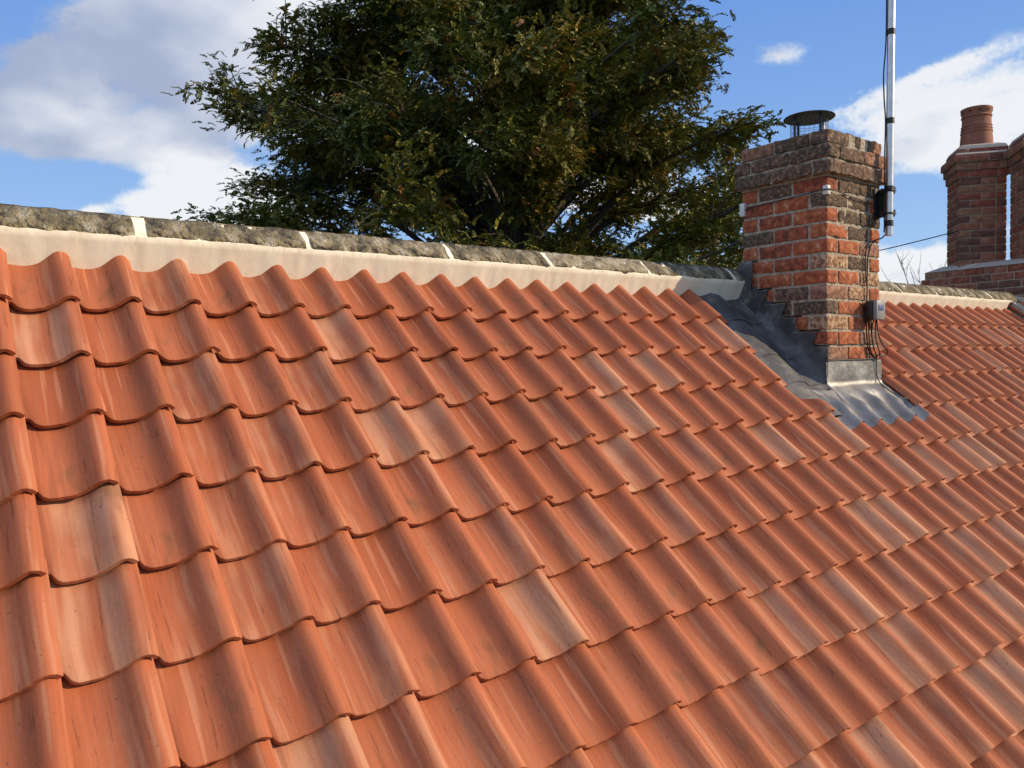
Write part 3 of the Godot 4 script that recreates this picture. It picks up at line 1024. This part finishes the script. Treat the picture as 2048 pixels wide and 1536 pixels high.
func make_junction_box() -> void:
	var at := Vector3(4.435, 5.565, Z1)
	var t := thing("junction_box", "small grey junction box with looped black cables on the chimney front", "junction box", at)
	part("back_half", bevel_box(Vector3(0.10, 0.115, 0.058), 0.014), M.black, t, Transform3D(Basis(), Vector3(-0.005, 0.06, 0.038)))
	var lid := part("cover", bevel_box(Vector3(0.105, 0.12, 0.026), 0.008), M.grey_plastic, t, Transform3D(Basis(), Vector3(0.003, 0.06, 0.078)))
	part("label_plate", bevel_box(Vector3(0.058, 0.038, 0.004), 0.001), M.blue_label, lid, Transform3D(Basis(), Vector3(-0.002, 0.016, 0.0135)))
	var loops := [
		[[4.425, 5.575, 0.39], [4.44, 5.48, 0.385], [4.47, 5.39, 0.385], [4.51, 5.345, 0.38]],
		[[4.44, 5.575, 0.40], [4.435, 5.50, 0.39], [4.45, 5.42, 0.388], [4.50, 5.35, 0.385], [4.53, 5.36, 0.39]],
		[[4.455, 5.575, 0.41], [4.47, 5.49, 0.41], [4.52, 5.42, 0.41], [4.585, 5.378, 0.41], [4.57, 5.345, 0.405], [4.515, 5.352, 0.395]],
		[[4.41, 5.58, 0.38], [4.425, 5.46, 0.378], [4.44, 5.38, 0.38], [4.49, 5.335, 0.38]],
		[[4.465, 5.58, 0.40], [4.46, 5.49, 0.40], [4.485, 5.41, 0.398], [4.535, 5.352, 0.395], [4.56, 5.345, 0.4]],
	]
	for l in loops:
		var pts := []
		for q in l:
			pts.append(Vector3(q[0], q[1], q[2]) - at)
		part("cable_loop", cable_mesh(pts, 0.0038), M.cable, t)
	var lead_off := []
	for q in [[4.515, 5.345, 0.38], [4.520, 5.28, 0.372], [4.527, 5.215, 0.372], [4.535, 5.165, 0.395], [4.50, 5.118, 0.48], [4.52, 5.085, 0.525], [4.585, 5.075, 0.535], [4.63, 5.06, 0.54]]:
		lead_off.append(Vector3(q[0], q[1] + 0.006, q[2]) - at)
	part("earth_cable", cable_mesh(lead_off, 0.0034), M.cable, t)
	var band := []
	for q in [[3.975, 5.325, 0.372], [4.08, 5.327, 0.368], [4.25, 5.326, 0.368], [4.42, 5.328, 0.37], [4.515, 5.334, 0.376]]:
		band.append(Vector3(q[0], q[1], q[2]) - at)
	part("base_cable", cable_mesh(band, 0.0042), M.cable, t)

# ---- neighbouring chimney --------------------------------------------------
func brick_ring(holder: Node3D, frame: Transform3D, hx: float, hz: float, y: float, ht: float, meshes: Array, blen: float, shift: float) -> void:
	for side in 4:
		var out: Vector3 = [Vector3(0, 0, 1), Vector3(1, 0, 0), Vector3(0, 0, -1), Vector3(-1, 0, 0)][side]
		var along: Vector3 = [Vector3(1, 0, 0), Vector3(0, 0, -1), Vector3(-1, 0, 0), Vector3(0, 0, 1)][side]
		var half := hx if side % 2 == 0 else hz
		var reach := hz if side % 2 == 0 else hx
		var world_out := (frame.basis * out)
		if world_out.dot(CAM - frame.origin - holder.position) < -5.0:
			continue
		var a := -half
		var first := true
		var stop := half - 0.104
		while a < stop - 0.02:
			var l := blen
			if first and shift > 0.0:
				l = blen * shift
			first = false
			l = minf(l, stop - a)
			if stop - a - l < 0.07:
				l = stop - a
			var ext := 0.005 if a == -half else 0.0
			var bs := Basis(along * (l - 0.01 + ext) / 0.2, Vector3.UP * (ht - 0.011) / 0.07, along.cross(Vector3.UP))
			var pos := along * (a + l * 0.5 - ext * 0.5) + out * (reach - 0.05) + Vector3(0, y + ht * 0.5, 0)
			part("brick", meshes[rng.randi() % meshes.size()], M.house_brick[rng.randi() % 4], holder, frame * Transform3D(bs, pos))
			a += l

func square(r: float, y: float) -> Array:
	return [Vector3(-r, y, r), Vector3(r, y, r), Vector3(r, y, -r), Vector3(-r, y, -r)]

func make_far_chimney() -> void:
	var turn := 0.115            # the house stands slightly askew
	var c1 := Vector3(9.335, 0, -1.065)
	var toward := Vector3(-0.115, 0, 0.993).normalized()
	var c2 := c1 + toward * 0.70
	var t := thing("twin_chimney", "tall brick chimney with two joined diagonal stacks on a stepped plinth", "chimney", Vector3(c1.x, 4.6, c1.z))
	var inv := Transform3D(Basis(), -t.position)
	var meshes := []
	for k in 4:
		meshes.append(rough_block(Vector3(0.2, 0.07, 0.1), 0.004, 0.004, 800 + k, 2, 1, 1))
	var ch := 0.083
	var mortar := new_st()
	var s := 0.235
	for c in [c1, c2]:
		var bs := Basis(Vector3.UP, PI / 4.0 - turn)
		var frame := inv * Transform3D(bs, c)
		var y := 6.20
		var courses := [0, 0, 0, 0, 0, 0, 0, 0, 0, 0, 0, 0, 0, 0.016, 0.036, 0.058]
		for k in courses.size():
			var g: float = courses[k]
			brick_ring(t, frame, s + g, s + g, y, ch, meshes, 0.225, 0.5 if k % 2 else 0.0)
			var lo := Vector3(-s - g + 0.006, y, -s - g + 0.006)
			var hi := Vector3(s + g - 0.006, y + ch - 0.002, s + g - 0.006)
			var tmp := new_st()
			box(tmp, lo, hi)
			mortar.append_from(done(tmp), 0, frame)
			y += ch
		# mortar splay, set back course and flaunching
		var splay := new_st()
		var bands := [square(s + 0.056, y), square(s + 0.012, y + 0.028)]
		for k in 4:
			quad(splay, bands[0][(k + 1) % 4], bands[0][k], bands[1][k], bands[1][(k + 1) % 4])
		part("mortar_splay", done(splay), M.flaunch, t, frame)
		brick_ring(t, frame, s + 0.012, s + 0.012, y + 0.005, ch * 0.85, meshes, 0.225, 0.5)
		var tmp2 := new_st()
		box(tmp2, Vector3(-s, y, -s), Vector3(s, y + ch * 0.85, s))
		mortar.append_from(done(tmp2), 0, frame)
		y += ch * 0.85
		var fl := new_st()
		var rows := [square(s + 0.010, y - 0.004), square(s - 0.01, y + 0.035), square(s - 0.06, y + 0.058), square(0.06, y + 0.075)]
		for i in 3:
			for k in 4:
				quad(fl, rows[i][(k + 1) % 4], rows[i][k], rows[i + 1][k], rows[i + 1][(k + 1) % 4])
		quad(fl, rows[3][3], rows[3][2], rows[3][1], rows[3][0])
		part("flaunching", done(fl), M.flaunch, t, frame)
	# plinth under both stacks
	var mid := c1 + toward * 0.72
	var pf := inv * Transform3D(Basis(Vector3.UP, -turn), mid)
	var steps := [[0.415, 1.09, 5.2, 12]]
	var top := 6.265
	for k in 14:
		var grow := 0.0 if k < 1 else (0.028 if k < 3 else 0.05)
		if k >= 2:
			grow += 0.03
		brick_ring(t, pf, 0.40 + grow, 1.07 + grow, top - (k + 1) * ch, ch, meshes, 0.225, 0.5 if k % 2 else 0.0)
		var tmp := new_st()
		box(tmp, Vector3(-0.395 - grow, top - (k + 1) * ch + 0.001, -1.065 - grow), Vector3(0.395 + grow, top - k * ch - 0.001, 1.065 + grow))
		mortar.append_from(done(tmp), 0, pf)
	var cap := new_st()
	var r0 := [Vector3(-0.405, top - 0.004, 1.075), Vector3(0.405, top - 0.004, 1.075), Vector3(0.405, top - 0.004, -1.075), Vector3(-0.405, top - 0.004, -1.075)]
	var r1 := [Vector3(-0.27, top + 0.06, 0.94), Vector3(0.27, top + 0.06, 0.94), Vector3(0.27, top + 0.06, -0.94), Vector3(-0.27, top + 0.06, -0.94)]
	for k in 4:
		quad(cap, r0[(k + 1) % 4], r0[k], r1[k], r1[(k + 1) % 4])
	quad(cap, r1[3], r1[2], r1[1], r1[0])
	part("plinth_weathering", done(cap), M.flaunch, t, pf)
	var foot := new_st()
	box(foot, Vector3(-0.5, 0.0, -1.1), Vector3(0.5, top - 14 * ch, 1.1))
	mortar.append_from(done(foot), 0, pf)
	part("mortar", mortar.commit(), M.house_mortar, t)
	# clay pot on the far stack
	var py := 6.20 + 16 * ch + ch * 0.85 + 0.045
	var pot := thing("chimney_pot", "ribbed terracotta chimney pot on top of the joined stacks", "chimney pot", Vector3(c1.x, py, c1.z))
	var prof := [Vector2(0.168, 0.0), Vector2(0.160, 0.12), Vector2(0.156, 0.165), Vector2(0.161, 0.17), Vector2(0.161, 0.182), Vector2(0.154, 0.186), Vector2(0.153, 0.2), Vector2(0.158, 0.204), Vector2(0.158, 0.214), Vector2(0.151, 0.218), Vector2(0.150, 0.232), Vector2(0.155, 0.236), Vector2(0.155, 0.246), Vector2(0.148, 0.25), Vector2(0.146, 0.30), Vector2(0.144, 0.335), Vector2(0.152, 0.34), Vector2(0.155, 0.35), Vector2(0.150, 0.36), Vector2(0.147, 0.365), Vector2(0.153, 0.40), Vector2(0.160, 0.425), Vector2(0.160, 0.44), Vector2(0.150, 0.445), Vector2(0.125, 0.44), Vector2(0.115, 0.3)]
	part("body", lathe(prof, 36), M.pot, pot)
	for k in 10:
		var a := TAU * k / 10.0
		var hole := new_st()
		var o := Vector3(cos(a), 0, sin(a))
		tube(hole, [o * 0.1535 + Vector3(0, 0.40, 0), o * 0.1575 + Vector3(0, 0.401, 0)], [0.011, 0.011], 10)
		part("vent_hole_disc", done(hole), M.felt, pot)  # solid black disc, painted dark for the shade inside an opening

func make_adjoining_roof() -> void:
	var t := thing("adjoining_roof", "older clay tile roof stepping up past the end of the ridge mortar", "roof", roof_point(8.02, 0, 0.06))
	var inv := -t.position
	var bas := roof_basis()
	var kinds := [tile_mesh(560), tile_mesh(561), tile_mesh(562)]
	for row in 8:
		for col in 3:
			var at := Transform3D(bas, roof_point(8.06 + (col + 1) * W, row * G + 0.03, 0.085) + inv)
			part("roof_tile", kinds[rng.randi() % 3], M.tiles[rng.randi() % 6], t, at)
	var st := new_st()
	var a := []
	for q in [[8.07, 2.1, 0.03], [8.07, -0.4, 0.03], [8.07, -0.4, -0.1], [8.07, 2.1, -0.1]]:
		a.append(roof_point(q[0], q[1], q[2]) + inv)
	var b := []
	for p in a:
		b.append(p + Vector3(0.62, 0, 0))
	quad(st, a[0], a[1], a[2], a[3])
	for k in 4:
		quad(st, a[k], b[k], b[(k + 1) % 4], a[(k + 1) % 4])
	part("verge_mortar", done(st), M.mortar_old, t)

# ---- trees and wire --------------------------------------------------------
func sprig_mesh(sd: int) -> ArrayMesh:
	var r := RandomNumberGenerator.new()
	r.seed = sd
	var st := new_st()
	var leaves := 15
	for k in leaves:
		var t := float(k) / (leaves - 1)
		var side := -1.0 if k % 2 else 1.0
		var root := Vector3(sin(t * 5.0 + sd) * 0.02, -0.06 * t * t, t * 0.24)
		var ang := (0.9 - 0.45 * t) * side + r.randf_range(-0.3, 0.3)
		var d := Vector3(sin(ang), r.randf_range(-0.45, 0.25), cos(ang)).normalized()
		var n := (Vector3.UP + Vector3(r.randf_range(-0.6, 0.6), 0, r.randf_range(-0.6, 0.6))).normalized()
		var w := d.cross(n).normalized()
		n = w.cross(d)
		var l := r.randf_range(0.055, 0.085)
		var wd := l * r.randf_range(0.36, 0.44)
		var c := Color(1, 1, 1) * r.randf_range(0.75, 1.2)
		c.a = 1.0
		var mid := root + d * l * 0.5
		var pts := [root, mid + w * wd + n * 0.006, root + d * l - n * 0.006, mid - w * wd + n * 0.006]
		st.set_color(c)
		st.set_smooth_group(4294967295)
		for i in [0, 1, 2, 0, 2, 3]:
			st.add_vertex(pts[i])
	return done(st)

func crown_radius(h: float) -> float:
	var tab := [[-3.0, 4.3], [-1.0, 5.4], [1.0, 6.3], [2.5, 6.3], [4.0, 5.85], [5.2, 5.65], [5.9, 5.35], [6.5, 4.5], [7.2, 3.4], [8.2, 2.6], [9.2, 1.0], [10.0, 0.3]]
	for k in tab.size() - 1:
		if h <= tab[k + 1][0]:
			return lerpf(tab[k][1], tab[k + 1][1], clampf((h - tab[k][0]) / (tab[k + 1][0] - tab[k][0]), 0.0, 1.0))
	return 0.3

func make_beech() -> void:
	var r := RandomNumberGenerator.new()
	r.seed = 4242
	var base := Vector3(9.95, 0, -10.74)
	var t := thing("beech_tree", "large dark green beech tree turning brown, behind the ridge", "tree", base)
	var trunk := new_st()
	var tp := []
	var tr := []
	for k in 12:
		var y := k * 1.15
		tp.append(Vector3(sin(k * 0.7) * 0.12, y, cos(k * 0.9) * 0.1))
		tr.append(0.62 * pow(1.0 - k / 13.0, 0.85) + 0.03)
	tube(trunk, tp, tr, 12)
	part("trunk", done(trunk), M.bark, t)
	var xf := []
	var cols := []
	var targets := []
	for k in 225:
		var h := -2.4 + 12.0 * pow(r.randf(), 0.92)
		var az := k * 2.399963 + r.randf_range(-0.3, 0.3)
		targets.append([h, az, r.randf_range(0.74, 1.02)])
	for k in 48:
		targets.append([r.randf_range(-1.5, 7.5), r.randf() * TAU, r.randf_range(0.3, 0.6)])
	# the long spray that sticks out to the left near the top of the shoulder
	var left := -CX
	targets.append([6.15, atan2(left.z, left.x), 1.22])
	for q in [[1.4, 0.1, 1.04], [2.0, -0.25, 1.0], [0.8, 0.35, 1.0], [2.7, 0.3, 1.0], [3.4, -0.1, 1.02], [1.1, -0.5, 1.0], [4.4, 0.15, 1.04], [2.2, 0.05, 1.05], [5.4, -0.2, 1.0], [5.9, 0.3, 1.0], [5.0, 0.5, 1.0], [6.2, -0.5, 1.0]]:
		targets.append([q[0], atan2(left.z, left.x) + q[1], q[2]])
	for q in targets:
		var h: float = q[0]
		var rad: float = crown_radius(h) * q[2]
		var end := Vector3(cos(q[1]) * rad, 5.4 + h, sin(q[1]) * rad)
		var y0 := clampf(5.4 + h - rad * 0.55 - 0.4, 2.2, 11.5)
		var start := Vector3(0, y0, 0)
		var bend := start.lerp(end, 0.5) + Vector3(r.randf_range(-0.5, 0.5), 0.55 + r.randf_range(-0.2, 0.4), r.randf_range(-0.5, 0.5))
		var droop := end - Vector3(0, 0.35, 0)
		var cv := curve([start, bend, droop], 7)
		var st := new_st()
		var rr := []
		for i in cv.size():
			rr.append(lerpf(0.10, 0.012, pow(float(i) / (cv.size() - 1), 0.7)) * clampf(rad / 4.0, 0.4, 1.2))
		tube(st, cv, rr, 6)
		var hue := r.randf()
		var outward := (end - Vector3(0, end.y - 0.6, 0)).normalized()
		var subs := 14
		for s in subs:
			var f := r.randf_range(0.48, 1.0)
			var at: Vector3 = cv[int(f * (cv.size() - 1))]
			var dir := (outward + Vector3(r.randf_range(-1, 1), r.randf_range(-0.35, 0.75), r.randf_range(-1, 1)) * 0.95).normalized()
			var ln := r.randf_range(0.5, 1.15)
			var tip := at + dir * ln + Vector3(0, -0.12, 0)
			var scv := curve([at, at + dir * ln * 0.5 + Vector3(0, 0.08, 0), tip], 3)
			tube(st, scv, [0.018, 0.015, 0.012, 0.010, 0.008, 0.006, 0.004], 4, false)
			for n in 56:
				var g := r.randf_range(0.15, 1.0)
				var p := at.lerp(tip, g) + Vector3(r.randfn(0, 0.17), r.randfn(0, 0.12) - 0.04, r.randfn(0, 0.17))
				if noise.get_noise_3d(p.x * 0.8, p.y * 0.9, p.z * 0.8) * 0.8 + 0.6 * noise.get_noise_3d(p.x * 1.9, p.y * 2.2, p.z * 1.9) > 0.19:
					continue
				var face := (dir + Vector3(r.randf_range(-1, 1), r.randf_range(-0.75, 0.6), r.randf_range(-1, 1)) * 1.3).normalized()
				var side := Vector3.UP.cross(face).normalized()
				var bs := Basis(side, face.cross(side), face).rotated(face, r.randf_range(-0.7, 0.7)).scaled(Vector3.ONE * r.randf_range(0.58, 0.88))
				xf.append(Transform3D(bs, p))
				var m := r.randf() * 0.55 + hue * 0.45
				var col := Vector3(0.055, 0.068, 0.013)
				if m > 0.84:
					col = Vector3(0.15, 0.105, 0.02)
				elif m > 0.55:
					col = Vector3(0.105, 0.1, 0.017)
				elif m < 0.16:
					col = Vector3(0.035, 0.05, 0.013)
				if r.randf() < 0.025:
					col = Vector3(0.13, 0.06, 0.015)
				col *= r.randf_range(1.4, 2.4)
				cols.append(Color(col.x, col.y, col.z))
		part("limb", done(st), M.bark, t)
	for v in 3:
		var mm := MultiMesh.new()
		mm.transform_format = MultiMesh.TRANSFORM_3D
		mm.use_colors = true
		mm.mesh = sprig_mesh(900 + v)
		var idx := range(v, xf.size(), 3)
		mm.instance_count = idx.size()
		for i in idx.size():
			mm.set_instance_transform(i, xf[idx[i]])
			mm.set_instance_color(i, cols[idx[i]])
		var o := MultiMeshInstance3D.new()
		o.name = "crown"
		o.multimesh = mm
		o.material_override = M.leaf
		o.set_meta("kind", "stuff")
		t.add_child(o, true)

func make_bare_tree() -> void:
	var r := RandomNumberGenerator.new()
	r.seed = 77
	var base := Vector3(26.3, 0, -9.75)
	var t := thing("bare_tree", "faint leafless treetop beyond the ridge between the two chimneys", "tree", base)
	var tr := new_st()
	tube(tr, [Vector3.ZERO, Vector3(0.1, 3.5, 0), Vector3(0.05, 6.2, 0.1)], [0.2, 0.12, 0.05], 8)
	part("trunk", done(tr), M.hazed_twig, t)
	# leaders spread across the line of sight, each forking into twigs
	for k in 9:
		var st := new_st()
		var sx := lerpf(-1.3, 1.2, k / 8.0) + r.randf_range(-0.12, 0.12)
		var top := 6.9 + r.randf_range(0.4, 1.9)
		var side := CX * sx + CZ * r.randf_range(-0.5, 0.5)
		var a := Vector3(0.05, 5.2 + r.randf_range(-0.4, 0.6), 0.1)
		var b := a + side * 0.45 + Vector3(0, (top - a.y) * 0.45, 0)
		var c := Vector3(0, top, 0) + side
		var cv := curve([a, b, c], 5)
		var rr := []
		for i in cv.size():
			rr.append(lerpf(0.03, 0.006, float(i) / (cv.size() - 1)))
		tube(st, cv, rr, 5, false)
		for m in 5:
			var p: Vector3 = cv[3 + r.randi() % (cv.size() - 4)]
			var e := p + CX * r.randf_range(-0.45, 0.45) + Vector3(0, r.randf_range(0.25, 0.8), 0)
			tube(st, curve([p, p.lerp(e, 0.5) + Vector3(0, -0.06, 0), e], 3), [0.012, 0.011, 0.009, 0.008, 0.007, 0.006, 0.004], 4, false)
		part("branch", done(st), M.hazed_twig, t)

func make_wire() -> void:
	var a := Vector3(8.98, 6.695, -1.10)
	var b := Vector3(9.9, 6.66, -4.6)
	var t := thing("overhead_wire", "thin black overhead wire running from the twin chimney", "wire", a)
	var pts := []
	for k in 9:
		var f := k / 8.0
		pts.append((b - a) * f * 1.0 + Vector3(0, -0.08 * sin(PI * f), 0))
	part("strand", cable_mesh(pts, 0.006, 3), M.cable, t)

# ---- build -----------------------------------------------------------------
func _ready() -> void:
	rng.seed = 20240
	noise.seed = 3
	noise.frequency = 1.0
	noise.fractal_octaves = 2
	var cam := Camera3D.new()
	cam.name = "camera"
	cam.transform = Transform3D(Basis(CX, CY, CZ), CAM)
	cam.fov = 52.512
	cam.near = 0.05
	cam.far = 4000.0
	cam.current = true
	add_child(cam)
	var env := Environment.new()
	env.background_mode = Environment.BG_SKY
	env.sky = Sky.new()
	var pan := PanoramaSkyMaterial.new()
	pan.panorama = make_sky()
	pan.energy_multiplier = 1.03
	env.sky.sky_material = pan
	env.tonemap_mode = Environment.TONE_MAPPER_LINEAR
	env.tonemap_exposure = 1.0
	env.sdfgi_enabled = true
	env.ssao_enabled = true
	env.ssil_enabled = true
	var we := WorldEnvironment.new()
	we.name = "world"
	we.environment = env
	add_child(we)
	var sun := DirectionalLight3D.new()
	sun.name = "sun"
	sun.light_energy = 1.55
	sun.light_color = Color(1.0, 0.89, 0.74)
	sun.light_angular_distance = 0.55
	sun.shadow_enabled = true
	add_child(sun)
	var to_sun := Vector3(0.665, 0.455, 0.585).normalized()
	sun.look_at_from_position(to_sun * 50.0, Vector3.ZERO)

	make_materials()
	var g := MeshInstance3D.new()
	g.name = "ground"
	var pm := PlaneMesh.new()
	pm.size = Vector2(3000, 3000)
	g.mesh = pm
	g.material_override = M.grass
	g.set_meta("kind", "structure")
	add_child(g)
	make_roof()
	make_chimney()
	make_far_chimney()
	make_adjoining_roof()
	make_beech()
	make_bare_tree()
	make_cowl()
	make_mast()
	make_junction_box()
	make_wire()
